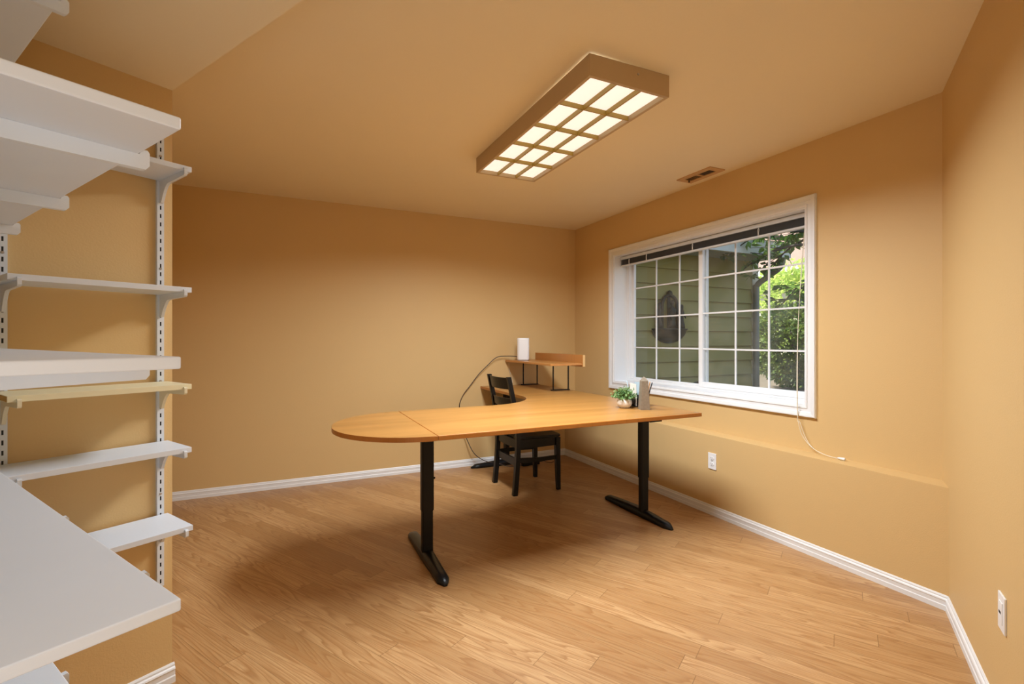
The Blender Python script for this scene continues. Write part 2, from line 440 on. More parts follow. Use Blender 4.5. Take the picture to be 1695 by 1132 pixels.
sash('fixed_sash', YM-.02, i1-.03, k0+.018, k1-.03, XF+.012, (3.42, 3.135), rows, .035, .018)
sash('sliding_sash', i0+.03, YM+.025, k0+.018, k1-.03, XF-.025, (2.535, 2.262), rows, .040, .042)

# mini blind pulled up to the top of the window
bl = thing('mini_blind', 'raised grey mini blind with white rails across the top of the window', 'blind', (A2+.09, (W1+W2)/2, 1.955))
bloc = Vector(bl.location)
def bpart(m, name, mats, parent=None):
    for v in m.bm.verts: v.co -= bloc
    return m.build(name, mats, parent or bl)
b0, b1 = W1+.014, W2-.014
m = MB(); m.bbox(A2+.062, A2+.098, b0, b1, 2.010, 2.038, .003); bpart(m, 'headrail', 'steel_white')
m = MB()
for k in range(17):
    z = 1.957+k*.0030
    pts = [(A2+.064, z), (A2+.080, z+.0022), (A2+.096, z), (A2+.096, z+.0009), (A2+.080, z+.0031), (A2+.064, z+.0009)]
    m.prism(pts, b0+.006, b1-.006, axis='y')
bpart(m, 'slat_stack', 'blind_slat')
m = MB(); m.bbox(A2+.062, A2+.098, b0+.003, b1-.003, 1.943, 1.957, .003); bpart(m, 'bottom_rail', 'steel_white')
for y in (3.64, 3.40, 2.86, 2.27):
    m = MB()
    m.tube([(A2+.061, y, 1.952), (A2+.060, y+.002, 1.978), (A2+.058, y-.003, 1.99), (A2+.061, y+.001, 2.008)], .0022, 6)
    m.tube([(A2+.060, y+.008, 1.956), (A2+.056, y+.003, 1.975), (A2+.057, y+.006, 1.992), (A2+.061, y+.004, 2.008)], .0018, 6)
    bpart(m, 'ladder_string', 'white_plastic')
yc = 1.935
m = MB()
m.tube(catmull([(A2+.060, yc, 2.01), (A2+.02, yc-.002, 1.75), (A2-.026, yc-.002, 1.3), (A2-.028, yc-.002, .80), (A2-.030, yc-.008, .735), (A2-.026, yc-.03, .66), (A2-.030, yc-.09, .60), (A2-.036, yc-.17, .574), (A2-.040, yc-.25, .5685)], 6), .0018, 6)
m.tube(catmull([(A2+.062, yc+.006, 2.01), (A2+.02, yc+.006, 1.7), (A2-.022, yc+.004, 1.2), (A2-.027, yc+.002, .80), (A2-.022, yc-.015, .73), (A2-.022, yc-.05, .645), (A2-.030, yc-.10, .595), (A2-.036, yc-.17, .574), (A2-.040, yc-.25, .5685)], 6), .0018, 6)
pc = bpart(m, 'pull_cord', 'cord_ivory')
m = MB(); m.tube([(A2-.040, yc-.245, .571), (A2-.041, yc-.255, .572), (A2-.043, yc-.285, .5725), (A2-.043, yc-.289, .5725)], [.004, .006, .009, .006], 10)
bpart(m, 'tassel', 'white_plastic', pc)

# ------------------------------------------------------------------ outside
gr = struct(MB().box(AX+.01, 40, -14, 30, .30, .48).build('ground_outside', 'ground'))
# lap-sided wing of the house, left of the window
SB = 4.27; SX1 = 5.38
m = MB(); exp = .178
z = .455
while z < 2.22:
    zt = min(z+exp+.02, 2.24)
    m.prism([(SB-.034, z), (SB+.10, z), (SB+.10, zt), (SB-.002, zt)], AX+.012, SX1, axis='x'); z += exp
wing = thing('house_wing', 'olive lap sided house wing outside beyond the left window panes', 'building', (4.2, SB+.1, .8))
gl_ = Vector(wing.location)
def wpart(m, name, mats, parent=None):
    for v in m.bm.verts: v.co -= gl_
    return m.build(name, mats, parent or wing)
wpart(m, 'siding', 'siding')
m = MB(); m.box(SX1, SX1+.09, SB-.03, SB+.12, .47, 2.24); m.box(SX1+.09, SX1+.11, SB-.03, SB+1.5, .47, 2.24); wpart(m, 'corner_board', 'corner_board')
m = MB(); m.box(AX+.012, SX1+.12, SB-.42, SB+.12, 2.24, 2.27); wpart(m, 'eave_soffit', 'soffit')
m = MB(); m.box(AX+.012, SX1+.12, SB-.46, SB-.42, 2.22, 2.40); wpart(m, 'fascia', 'white_fascia')
m = MB(); m.prism([(SB-.50, 2.40), (SB+1.6, 3.1), (SB+1.6, 3.16), (SB-.50, 2.46)], AX+.012, SX1+.16, axis='x'); wpart(m, 'roof', 'house_roof')
m = MB()
m.tube(catmull([(SX1+.06, SB-.40, 2.235), (SX1+.06, SB-.36, 2.12), (SX1+.05, SB-.20, 2.02), (SX1+.03, SB-.075, 1.93), (SX1+.03, SB-.062, 1.80), (SX1+.03, SB-.062, .55)], 5), .036, 10)
wpart(m, 'downspout', 'downspout')

# wall fountain hung on the siding
fx, fz = 3.985, 1.46
ft = thing('wall_fountain', 'dark bronze wall fountain with arched back and bowl on the siding outside', 'fountain', (fx, SB-.02, fz-.35))
fl = Vector(ft.location)
def fpart(m, name, mats='bronze', parent=None):
    for v in m.bm.verts: v.co -= fl
    return m.build(name, mats, parent or ft)
# bowl: half lathe
m = MB(); rings = []
prof = [(.01, -.262), (.07, -.255), (.13, -.235), (.18, -.203), (.215, -.160), (.236, -.112), (.250, -.105), (.250, -.092), (.21, -.092)]
for r, zz in prof:
    rings.append([(fx+r*math.cos(PI+PI*k/20), SB-.016+r*.75*math.sin(PI+PI*k/20), fz+zz) for k in range(21)])
m.loft(rings); fpart(m, 'bowl')
m = MB()
arch = [(-.115, -.095), (-.115, .12)]+[(.115*math.cos(PI-PI*k/12), .16+.13*math.sin(PI-PI*k/12)) for k in range(13)]+[(.115, .12), (.115, -.095)]
m.tube([(fx+x, SB-.05, fz+zz) for x, zz in arch], .020, 8)
fpart(m, 'arch')
m = MB(); m.bbox(fx-.02, fx+.02, SB-.045, SB-.026, fz-.12, fz+.28, .004); fpart(m, 'back_plate')
m = MB(); m.lathe([(.006, .345), (.028, .33), (.036, .305), (.026, .285), (.03, .275)][::-1], 0, 0, 12)
for v in m.bm.verts: v.co += Vector((fx, SB-.05, fz))
fpart(m, 'finial')
m = MB()   # standing draped figure in the niche
for r, zz, dx in ():
    pass
m.lathe([(.050, -.095), (.046, -.03), (.038, .04), (.046, .09), (.050, .125), (.022, .155), (.016, .165), (.026, .185), (.028, .205), (.018, .225), (.004, .232)], 0, 0, 14, sx=1.0, sy=.8)
m.tube([(.045, 0, .12), (.058, -.03, .07), (.02, -.05, .05)], [.016, .013, .010], 8)
m.tube([(-.045, 0, .12), (-.060, -.03, .06), (-.045, -.045, .0)], [.016, .013, .010], 8)
for v in m.bm.verts: v.co += Vector((fx, SB-.09, fz))
fpart(m, 'figure')
for sx_, hh in ((-.17, .20), (.165, .19)):
    m = MB()
    m.lathe([(.040, -.095), (.036, -.05), (.024, .0), (.020, .05), (.030, hh-.10), (.016, hh-.055), (.020, hh-.035), (.018, hh-.015), (.004, hh)], 0, 0, 12)
    m.tube([(.02, 0, .08), (.035, -.02, .04), (.02, -.04, .03)], [.010, .008, .007], 6)
    for v in m.bm.verts: v.co += Vector((fx+sx_, SB-.07, fz))
    fpart(m, 'side_figure')

# garden stones close to the glass
def rock(label, x, y, r, sq=.8, mat='rock', group=None, name='garden_stone'):
    t = bmesh.new(); bmesh.ops.create_icosphere(t, subdivisions=3, radius=r)
    off = Vector((x*7, y*5, 3))
    for v in t.verts:
        d = 1+.25*noise.noise(v.co*2.2/r*.6+off); v.co = Vector((v.co.x*d, v.co.y*d, max(-.3*r, v.co.z*d*sq)))
    for f in t.faces: f.smooth = True
    m = MB(); m.merge(t)
    o = m.build(name, mat); o.location = (x, y, .48+.3*r); tag(o, label, 'stone', group); return o
rock('dark rounded stone against the siding outside, below the wall fountain', 4.18, SB-.30, .20, 1.2, 'bronze')
rock('small grey stone outside beside the centre stile of the window', 4.52, SB-.62, .19, 1.0)
rock('low grey stone outside at the foot of the siding, second window pane', 3.72, SB-.28, .20, .95)

def leaf_quad(m, p, d, n, L, Wd, mi=0):
    d = d.normalized(); n = n.normalized(); s_ = d.cross(n).normalized(); n = s_.cross(d)
    pts = [p, p+d*L*.4+s_*Wd*.5+n*L*.06, p+d*L+n*-.05*L, p+d*L*.4-s_*Wd*.5+n*L*.06]
    vs = [m.bm.verts.new(q) for q in pts]
    m.face([vs[0], vs[1], vs[2]], mi); m.face([vs[0], vs[2], vs[3]], mi)
def rv():
    while True:
        v = Vector((random.uniform(-1, 1), random.uniform(-1, 1), random.uniform(-1, 1)))
        if .05 < v.length < 1: return v.normalized()
def bush(name, label, cx, cy, rx, ry, h, n, L, mat, z0=.48, group=None):
    o = thing(name, label, 'bush', (cx, cy, z0), 0, group)
    m = MB()
    for i in range(n):
        v = rv(); rad = random.uniform(.55, 1.05)**.5*(1+.25*noise.noise(v*2.5+Vector((cx, cy, 0))))
        p = Vector((v.x*rx*rad, v.y*ry*rad, h*.5+v.z*h*.5*rad))
        if p.z < .02: p.z = random.uniform(.02, .2)
        leaf_quad(m, p, (v+rv()*.9), rv()+v, L*random.uniform(.7, 1.3), L*.55)
    m.build('foliage', mat, o, recalc=False)
    m = MB()
    for k in range(5):
        a = k*1.3; m.tube([(0.05*math.cos(a), .05*math.sin(a), 0), (.2*rx*math.cos(a), .2*ry*math.sin(a), h*.4), (.5*rx*math.cos(a), .5*ry*math.sin(a), h*.75)], [.03, .02, .008], 6)
    m.build('stems', 'bark', o)
    return o
hg = 'dense hedge bushes outside the window'
bush('hedge_bush', 'dark green hedge bush outside just right of the house corner', 7.2, 4.75, .66, .74, 1.36, 6000, .085, 'leaf_hedge', group=hg)
bush('hedge_bush', 'dark green hedge bush behind the right end of the window', 6.5, 2.95, .66, .78, 1.30, 6000, .08, 'leaf_hedge', group=hg)
bush('hedge_bush', 'loose shrub outside nearest the right window jamb', 5.6, 1.72, .50, .50, 1.2, 3200, .07, 'leaf_hedge', group=hg)
bush('sunlit_shrub', 'bright sunlit shrub far behind the hedge bushes', 10.6, 7.1, 1.4, 1.5, 2.5, 4600, .15, 'leaf_bright')
bush('sunlit_shrub', 'bright yellow green shrub far behind the tree trunk', 10.8, 3.2, 1.5, 1.7, 2.7, 4600, .15, 'leaf_bright')

# tree with drooping leafy branches
tr = thing('garden_tree', 'leafy garden tree with dark leaning trunk outside upper right panes', 'tree', (4.95, 2.78, .48))
tl = Vector(tr.location)
m = MB()
trunk = catmull([(0, 0, 0), (.03, .04, .7), (.0, .12, 1.3), (-.04, .20, 1.7), (-.02, .22, 2.2), (.05, .20, 2.9)], 4)
m.tube(trunk, [.075-.05*i/len(trunk) for i in range(len(trunk))], 9)
tips = []
rb = random.Random(11)
for k in range(40):
    i = rb.randrange(int(len(trunk)*.42), len(trunk)); p = Vector(trunk[i])
    if k < 22: d = Vector((rb.uniform(-.35, .5), rb.uniform(.5, 1.1), rb.uniform(-.2, .5)))
    else: d = Vector((rb.uniform(-.5, .7), rb.uniform(-1, .6), rb.uniform(-.1, .8)))
    L = rb.uniform(.5, 1.05); d = d.normalized()
    b = [p, p+d*L*.35+Vector((0, 0, .06)), p+d*L*.7+Vector((rb.uniform(-.05, .05), 0, .02)), p+d*L+Vector((0, 0, -.14))]
    cc = catmull(b, 4); m.tube(cc, [.018-.014*j/len(cc) for j in range(len(cc))], 6); tips.append(cc)
    for j in range(3):
        q = cc[rb.randrange(4, len(cc))]; e = (d+Vector((rb.uniform(-.8, .8), rb.uniform(-.8, .8), rb.uniform(-.8, .5))))
        tw = [q, q+e*.12, q+e*.24+Vector((0, 0, -.03))]; m.tube(tw, [.006, .004, .002], 5); tips.append([q, q+e*.12, q+e*.24])
m.build('trunk', 'bark', tr)
m = MB()
for cc in tips:
    nn = 26 if len(cc) > 4 else 10
    for j in range(nn):
        q = Vector(cc[rb.randrange(len(cc)//2, len(cc))]); d = Vector((rb.uniform(-1, 1), rb.uniform(-1, 1), rb.uniform(-1.0, .25)))
        n_ = Vector((rb.uniform(-1, 1), rb.uniform(-1, 1), rb.uniform(.2, 1)))
        leaf_quad(m, q+d*.02, d, n_, rb.uniform(.06, .12), rb.uniform(.04, .065))
m.build('foliage', 'leaf_tree', tr, recalc=False)

# neighbouring house far behind
nh = thing('neighbour_house', 'cream neighbouring house with brown roof far behind the garden tree', 'building', (17.0, 7.0, .48))
m = MB(); m.box(-2, 3, -7, 5.5, 0, 3.0); m.build('wall', 'house_wall', nh)
m = MB(); m.prism([(-2.6, 2.9), (3.6, 2.9), (.5, 5.0)], -7.5, 6, axis='y'); m.build('roof', 'house_roof', nh)
m = MB(); m.box(-2.68, -2.6, -7.5, 6, 2.8, 3.1); m.build('fascia', 'white_fascia', nh)
for y in (-3.2, 1.2):
    m = MB(); m.box(-2.05, -1.98, y, y+1.6, 1.0, 2.2); w_ = m.build('window', 'white_fascia', nh)
    m = MB(); m.box(-2.06, -2.04, y+.08, y+1.52, 1.08, 2.12); m.build('pane', 'grey_plastic', w_)

# ------------------------------------------------------------------ ceiling lamp
LX0, LX1, LY0, LY1, LZ = 1.150, 1.582, 1.678, 2.984, 2.342
lamp = thing('ceiling_light', 'long boxy tan ceiling light with fifteen glowing panes', 'ceiling light', ((LX0+LX1)/2, (LY0+LY1)/2, LZ))
ll = Vector(lamp.location)
def lpart(m, name, mats, parent=None):
    for v in m.bm.verts: v.co -= ll
    return m.build(name, mats, parent or lamp)
t = .016
m = MB()
# four side boards, the near left corner hanging a few millimetres off the ceiling
def board(x0, y0, x1, y1, ex, ey, g0, g1):
    p = [(x0, y0, LZ), (x1, y1, LZ), (x1, y1, H-g1), (x0, y0, H-g0)]
    a = [m.bm.verts.new(q) for q in p]; b = [m.bm.verts.new((q[0]+ex, q[1]+ey, q[2])) for q in p]
    m.face(a); m.face(b[::-1])
    for i in range(4): m.face([a[i], b[i], b[(i+1) % 4], a[(i+1) % 4]])
board(LX0, LY0, LX0, LY1, t, 0, .006, .0005)
board(LX1-t, LY0, LX1-t, LY1, t, 0, .0005, .0005)
board(LX0+t, LY0, LX1-t, LY0, 0, t, .0055, .0005)
board(LX0+t, LY1-t, LX1-t, LY1-t, 0, t, .0005, .0005)
lpart(m, 'housing', 'lamp_frame')
m = MB(); m.tube([(1.405, LY0+.002, 2.405), (1.405, LY0-.004, 2.405)], .005, 10); lpart(m, 'screw', 'screw')
m = MB(); m.box(LX0+t, LX1-t, LY0+t, LY1-t, LZ+.024, LZ+.027); lpart(m, 'diffuser', 'emit')
m = MB()
for k in range(1, 3):
    x = LX0+t+(LX1-LX0-2*t)*k/3; m.box(x-.0035, x+.0035, LY0+t, LY1-t, LZ+.001, LZ+.0235)
for k in range(1, 5):
    y = LY0+t+(LY1-LY0-2*t)*k/5; m.box(LX0+t, LX1-t, y-.0035, y+.0035, LZ+.0015, LZ+.0235)
lpart(m, 'grille', 'lamp_grille')

la = bpy.data.lights.new('ceiling_light_tubes', 'AREA'); la.shape = 'RECTANGLE'
la.size = LX1-LX0-2*t-.01; la.size_y = LY1-LY0-2*t-.01; la.energy = LAMP_POWER; la.color = LAMP_COLOR; la.spread = R(161)
lo = bpy.data.objects.new('ceiling_light_tubes', la); C.objects.link(lo); lo.parent = lamp; lo.location = (0, 0, -.001)

lb = bpy.data.lights.new('ceiling_light_uplight', 'AREA'); lb.shape = 'RECTANGLE'
lb.size = la.size; lb.size_y = la.size_y; lb.energy = 7.0; lb.color = LAMP_COLOR
lo2 = bpy.data.objects.new('ceiling_light_uplight', lb); C.objects.link(lo2); lo2.parent = lamp; lo2.location = (0, 0, .032); lo2.rotation_euler = (PI, 0, 0)

# ceiling air vent
vt = thing('ceiling_vent', 'painted ceiling air vent with two slots above the window', 'vent', (2.735, 2.59, H-.006))
m = MB(); VX, VY = .073, .157
for (x0, x1, y0, y1) in ((-VX, -.034, -VY, VY), (.034, VX, -VY, VY), (-.034, .034, -VY, -.115), (-.034, .034, .115, VY), (-.034, .034, -.008, .008)):
    m.box(x0, x1, y0, y1, -.002, .006)
m.build('frame', 'vent', vt)
m = MB(); m.box(-.034, .034, -.115, .115, .004, .0058); m.build('duct_opening', 'vent_dark', vt)
m = MB()
for k in range(5):
    x = -.027+k*.0135
    m.prism([(x-.004, -.0015), (x-.002, -.0015), (x+.005, .0035), (x+.003, .0035)], .008, .115, axis='y')
m.build('louvre', 'vent', vt)
m = MB(); m.box(-.006, .0, .100, .104, -.016, .003); m.bbox(-.009, .003, .0985, .1055, -.021, -.013, .001); m.build('damper_lever', 'vent_dark', vt)

# outlets
def outlet(label, loc, rz, horiz_slot=False):
    o = thing('wall_outlet' if not horiz_slot else 'wall_plate', label, 'outlet' if not horiz_slot else 'wall plate', loc, rz)
    m = MB(); m.bbox(-.035, .035, -.006, 0, -.057, .057, .002); m.build('cover_plate', 'white_plastic', o)
    if not horiz_slot:
        for s in (-1, 1):
            m = MB(); pts = [(.0165*math.cos(a), s*.020+.0135*math.sin(a)) for a in [2*PI*k/20 for k in range(20)]]
            m.prism(pts, -.0085, -.006, axis='y'); r = m.build('receptacle', 'white_plastic', o)
            m = MB(); m.box(-.0075, -.0055, -.0088, -.0084, s*.020, s*.020+.008); m.box(.0055, .0075, -.0088, -.0084, s*.020, s*.020+.007)
            m.tube([(0, -.0084, s*.020-.007), (0, -.0088, s*.020-.007)], .0025, 8); m.build('slots', 'slot', r)
        m = MB(); m.tube([(0, -.005, 0), (0, -.0072, 0)], .003, 8); m.build('screw', 'screw', o)
    else:
        m = MB(); m.bbox(-.017, .017, -.008, -.005, -.034, .034, .001); m.build('insert', 'white_plastic', o)
        m = MB(); m.box(-.014, .006, -.0085, -.0078, -.004, .004); m.build('jack_slot', 'slot', o)
    return o
outlet('white duplex power outlet on the wall below the window', (A1, 2.492, .381), -PI/2)
wp = PR+DR*((Vector((2.04, .711))-PR).dot(DR))
outlet('white wall plate with one dark slot on the near right wall', (wp.x, wp.y, .386), math.atan2(DR.y, DR.x)+PI, True)

# ------------------------------------------------------------------ shelving on slotted standards
def gth(name, label, cat, x, y, z, group=None):
    p = G(x, y); return thing(name, label, cat, (p[0], p[1], z), GA, group)
def upright(label, x, y, rot, z0, z1, group):
    p = G(x, y); o = thing('shelf_upright', label, 'shelf upright', (p[0], p[1], z0), GA+rot, group)
    m = MB(); w = .0105; d = .014; L = z1-z0
    m.prism([(-w, 0), (w, 0), (w, -d), (-w, -d)], 0, L, 0)
    z = .012
    while z < L-.02:
        m.box(-.0022, .0022, -d-.0002, -d+.001, z, z+.0140, 1); z += .0295
    m.build('channel', ['steel_white', 'slot'], o)
    for zz in (.33, .33+.40, .33+.80, .33+1.20):
        if zz < L: mm = MB(); mm.tube([(0, -d, zz+.0), (0, -d-.0025, zz)], [.0045, .003], 8); mm.build('screw', 'screw', o)
    return o
UP = 'slotted white shelf uprights'
upright('white slotted upright at the free right end of the shelf wall', -.0410, 0, 0, .365, 1.98, UP)
upright('white slotted upright at the left edge of the shelf wall', -.4330, 0, 0, .365, 1.98, UP)

def bracket_mesh(L, back, w=.005, y0=0.0, tip=.020, lip=.006):
    """sheet-metal bracket reaching out along -y from the wall, top at z=0"""
    m = MB()
    top = [(-.012, 0), (-L+.004, 0), (-L+.002, lip), (-L-.006, lip+.001), (-L-.009, lip-.003), (-L-.009, -tip*.7), (-L-.004, -tip)]
    low = []
    kx = -L*.42
    low = [(kx, -tip-.004)]
    for k in range(1, 7):
        a = k/6; low.append((kx*(1-a)**1.0-.030*a+kx*0, -tip-.004-(back-tip-.004)*(a**1.8)))
    low += [(-.012, -back)]
    pts = top+low
    m.prism([(y, z) for y, z in pts], -w, w, axis='x')
    return m
def narrow_shelf(label, z, mat, smat, x0=-.455, x1=-.020, depth=.205, brx=(-.0410, -.4330), endmat=None):
    o = gth('narrow_shelf', label, 'shelf', (x0+x1)/2, 0, z, 'narrow shelves on the shelf wall')
    c = (x0+x1)/2; m = MB()
    m.bbox(x0-c, x1-c, -.016-depth+.012, -.016, -.017, 0, .0012)
    if endmat: m.box(x0-c-.0004, x0-c+.0003, -.016-depth+.014, -.018, -.0155, -.0015, 1)
    m.build('board', [mat, endmat or mat], o)
    for bx in brx:
        b = bracket_mesh(.0045+depth, .078, .0045, tip=.016, lip=.008)
        for v in b.bm.verts: v.co += Vector((bx-c, 0, -.0172))
        b.build('bracket', smat, o)
    return o
narrow_shelf('topmost narrow white shelf on the shelf wall, partly behind the wide board', 1.822, 'melamine', 'steel_white')
narrow_shelf('narrow white shelf on the shelf wall, second from the top', 1.418, 'melamine', 'steel_white')
narrow_shelf('yellowed narrow shelf with cream brackets on the shelf wall', 1.094, 'yellowed', 'steel_yellow', endmat='edge_brown')
narrow_shelf('narrow white shelf just below the yellowed one on the shelf wall', .882, 'melamine', 'steel_white')
narrow_shelf('lowest narrow white shelf on the shelf wall, nearest the floor', .622, 'melamine', 'steel_white', depth=.215)

FX = -.4676; YN = -1.294
BY = (YN+.150, YN+.553, YN+.948)
DP = .2980
def wide_shelf(label, z):
    """z is the top of the board"""
    yc = (YN-.02)/2
    o = gth('wide_shelf', label, 'shelf', FX-DP/2, YN/2, z, 'wide shelves on the closet wall')
    m = MB(); m.bbox(-DP/2+.016, DP/2, YN/2, -YN/2-.02, -.0165, 0, .003, seg=3); m.build('board', 'melamine', o)
    for by in BY:
        b = bracket_mesh(DP+.004, .085, .006, tip=.021, lip=.007)
        # turn from -y reach to +x reach
        for v in b.bm.verts:
            x, y, zz = v.co; v.co = Vector((-y-DP/2, x+by-YN/2, zz-.0167))
        b.build('bracket', 'steel_white', o)
    return o
wide_shelf('topmost wide white shelf on the closet wall, cut by the photo top', 1.925)
wide_shelf('wide white shelf seen from below near the upper left, second from the top', 1.537)
wide_shelf('wide white shelf at eye level on the left, seen edge on', 1.2206)
wide_shelf('big white shelf top filling the lower left corner', .9005)
wide_shelf('lowest wide white shelf peeking out at the bottom left', .590)
for by, lb in zip(BY, ('nearest', 'middle', 'farthest')):
    p = upright('%s white upright on the closet wall carrying the wide shelves' % lb, FX-DP-.002, by, PI/2, .25, 2.10, UP)

# ------------------------------------------------------------------ desk
DZ = .780; TH = .024
SX, NY, FY = .672, 2.251, 3.137      # seam, near edge, far edge
RX, WX = 2.392, 1.772
desk = thing('corner_desk', 'large L shaped beech corner desk with rounded end and black legs', 'desk', (1.53, 2.69, 0))
dl = Vector(desk.location)
def dpart(m, name, mats, parent=None):
    for v in m.bm.verts: v.co -= dl
    return m.build(name, mats, parent or desk)
def rounded_top(pts, mi_top=0, mi_side=1):
    m = MB(); m.prism(pts, DZ-TH, DZ, mi_top, mi_side)
    m.bm.edges.ensure_lookup_table()
    hor = [e for e in m.bm.edges if abs(e.verts[0].co.z-e.verts[1].co.z) < 1e-6]
    bmesh.ops.bevel(m.bm, geom=hor, offset=.003, segments=2, affect='EDGES', profile=.5, material=mi_side)
    return m
cxx, cyy, rr = 1.322, 3.587, .45
fil = [(cxx+rr*math.cos(a), cyy+rr*math.sin(a)) for a in [-PI/2+PI/2*k/16 for k in range(17)]]
outer = [(SX+.001, NY), (RX, NY), (RX, BB-.006), (WX, BB-.006)]+fil[::-1]+[(SX+.001, FY)]
m = rounded_top(outer); main = dpart(m, 'desktop', ['desk', 'desk_edge'])
rad = (FY-NY)/2; cy0 = (NY+FY)/2
pts = [(SX-.001, NY)]+[(SX-.001-rad*math.sin(a)*1.0, cy0-rad*math.cos(a)) for a in [PI*k/36 for k in range(1, 36)]]+[(SX-.001, FY)]
m = rounded_top(pts[::-1]); dpart(m, 'extension_top', ['desk', 'desk_edge'])
# underframe rails
m = MB()
m.box(.75, 2.28, 2.665, 2.705, DZ-TH-.042, DZ-TH-.0005)
m.box(2.06, 2.10, 2.705, 4.30, DZ-TH-.042, DZ-TH-.0005)
m.box(.60, 1.35, 2.36, 2.385, DZ-TH-.010, DZ-TH-.0005)
m.box(1.60, 1.95, 2.33, 2.36, DZ-TH-.012, DZ-TH-.0005); m.box(2.02, 2.11, 2.30, 2.34, DZ-TH-.018, DZ-TH-.0005)
dpart(m, 'support_rail', 'black_metal')
def leg(cx, cy, ang, foot_c):
    """T leg: column at cx,cy; foot centre offset foot_c along its own length"""
    ca, sa = math.cos(ang), math.sin(ang)
    def T(x, y, z): return Vector((cx+x*ca-y*sa, cy+x*sa+y*ca, z))
    def oct_(w, d, b): return [(-w+b, -d), (w-b, -d), (w, -d+b), (w, d-b), (w-b, d), (-w+b, d), (-w, d-b), (-w, -d+b)]
    m = MB()
    m.loft([[T(x, y, z) for x, y in oct_(.0345, .026, .008)] for z in (.275, DZ-TH-.004)], smooth=False)
    m.loft([[T(x, y, z) for x, y in oct_(.031, .0225, .008)] for z in (.035, .275)], smooth=False)
    m.loft([[T(x, y, z) for x, y in oct_(.046, .20, .01)] for z in (DZ-TH-.008, DZ-TH-.0005)], smooth=False)
    lg = dpart(m, 'leg', 'black_metal')
    m = MB(); L = .362; rings = []
    for k in range(17):
        s = -1+2*k/16; y = foot_c+s*L
        e = max(0, (abs(s)-.93)/.07); sh = math.sqrt(max(0, 1-e*e))
        w = (.037-.006*abs(s))*max(.25, sh); h = (.054-.024*abs(s)**1.2)*max(.35, sh)
        ring = []
        for a, b in ((-1, .0), (-1, .55), (-.72, .9), (-.25, 1.0), (.25, 1.0), (.72, .9), (1, .55), (1, .0)):
            ring.append(T(a*w, y, .001+b*h))
        rings.append(ring)
    m.loft(rings); dpart(m, 'foot', 'foot_blue', lg)
    m = MB(); kx, ky = .0345, .0
    m.tube([T(kx, 0, .452), T(kx+.010, 0, .452), T(kx+.013, 0, .452)], [.004, .006, .004], 8); dpart(m, 'height_knob', 'plastic_black', lg)
    return lg
leg(.738, 2.692, 0, .010)
leg(2.290, 2.680, 0, .080)
leg(2.012, 4.385, PI/2, .015)

# cable from router down to the floor
m = MB()
# ------------------------------------------------------------------ riser shelf on the desk
rs = thing('desk_riser', 'raised beech shelf with low back board on thin black stands', 'desk shelf', (2.205, 3.89, DZ))
rl = Vector(rs.location)
def rpart(m, name, mats, parent=None):
    for v in m.bm.verts: v.co -= rl
    return m.build(name, mats, parent or rs)
RZ = 1.037
m = MB(); m.bbox(2.040, 2.358, 3.552, 4.474, RZ-.018, RZ, .0015); rpart(m, 'shelf_board', 'riser')
m = MB(); m.bbox(2.3585, 2.382, 3.545, 4.425, RZ-.032, RZ+.072, .0015); rpart(m, 'back_board', ['riser'])
m = MB(); m.box(2.3590, 2.3815, 3.5440, 3.5455, RZ-.031, RZ+.071); rpart(m, 'edge_band', 'riser_edge')
for y in (4.415, 3.81):
    m = MB()
    for x in (2.215, 2.375):
        m.box(x-.0045, x+.0045, y-.0045, y+.0045, DZ+.001, RZ-.018)
    m.box(2.19, 2.388, y-.007, y+.007, DZ+.0005, DZ+.008)
    m.box(2.19, 2.357, y-.007, y+.007, RZ-.024, RZ-.0182)
    rpart(m, 'stand', 'black_metal')

# router on the riser
rt = thing('wifi_router', 'upright white rounded router standing on the raised desk shelf', 'router', (2.150, 4.290, RZ))
def rrect(w, d, r, n=6):
    out = []
    for sx_, sy_, a0 in ((1, 1, 0), (-1, 1, PI/2), (-1, -1, PI), (1, -1, 3*PI/2)):
        for k in range(n+1):
            a = a0+PI/2*k/n; out.append((sx_*(w-r)+r*math.cos(a), sy_*(d-r)+r*math.sin(a)))
    return out
m = MB(); rings = []
for z, s in ((.006, .97), (.012, 1), (.205, 1), (.214, .985), (.220, .95), (.222, .90)):
    rings.append([(x*s, y*s, z) for x, y in rrect(.060, .052, .030)])
m.loft(rings); m.build('case', 'white_plastic', rt)
m = MB(); m.loft([[(x*.93, y*.93, z) for x, y in rrect(.060, .052, .030)] for z in (.0005, .007)]); m.build('base', 'grey_plastic', rt)
rt.rotation_euler = (0, 0, -R(25))

# black power cable
m = MB()
path = [(2.135, 4.372, RZ+.035), (2.05, 4.43, RZ+.040), (1.93, 4.44, RZ+.028), (1.83, 4.445, .985), (1.74, 4.45, .90), (1.66, 4.455, .80), (1.58, 4.46, .70), (1.545, 4.46, .60), (1.56, 4.46, .45), (1.61, 4.44, .28), (1.68, 4.40, .13), (1.79, 4.36, .055), (1.90, 4.33, .03), (1.98, 4.27, .010), (2.06, 4.24, .012), (2.115, 4.245, .018)]
m.tube(catmull(path, 6), .0038, 7)
tag(m.build('power_cable', 'cable_dark'), 'dark cable arching from the router down behind the desk to the floor', 'cable')
m = MB()
m.tube(catmull([(2.08, 4.478, 1.0), (2.085, 4.476, .93), (2.11, 4.474, .86), (2.12, 4.472, .80)], 6), .0022, 6)
tag(m.build('thin_cord', 'cord_ivory'), 'thin pale cord hanging on the back wall below the raised shelf', 'cord')
ps = thing('power_strip', 'black power strip with cords on the floor behind the chair', 'power strip', (2.15, 4.25, 0), R(6))
m = MB(); m.bbox(-.03, .16, -.025, .025, .001, .032, .004); m.build('body', 'plastic_black', ps)
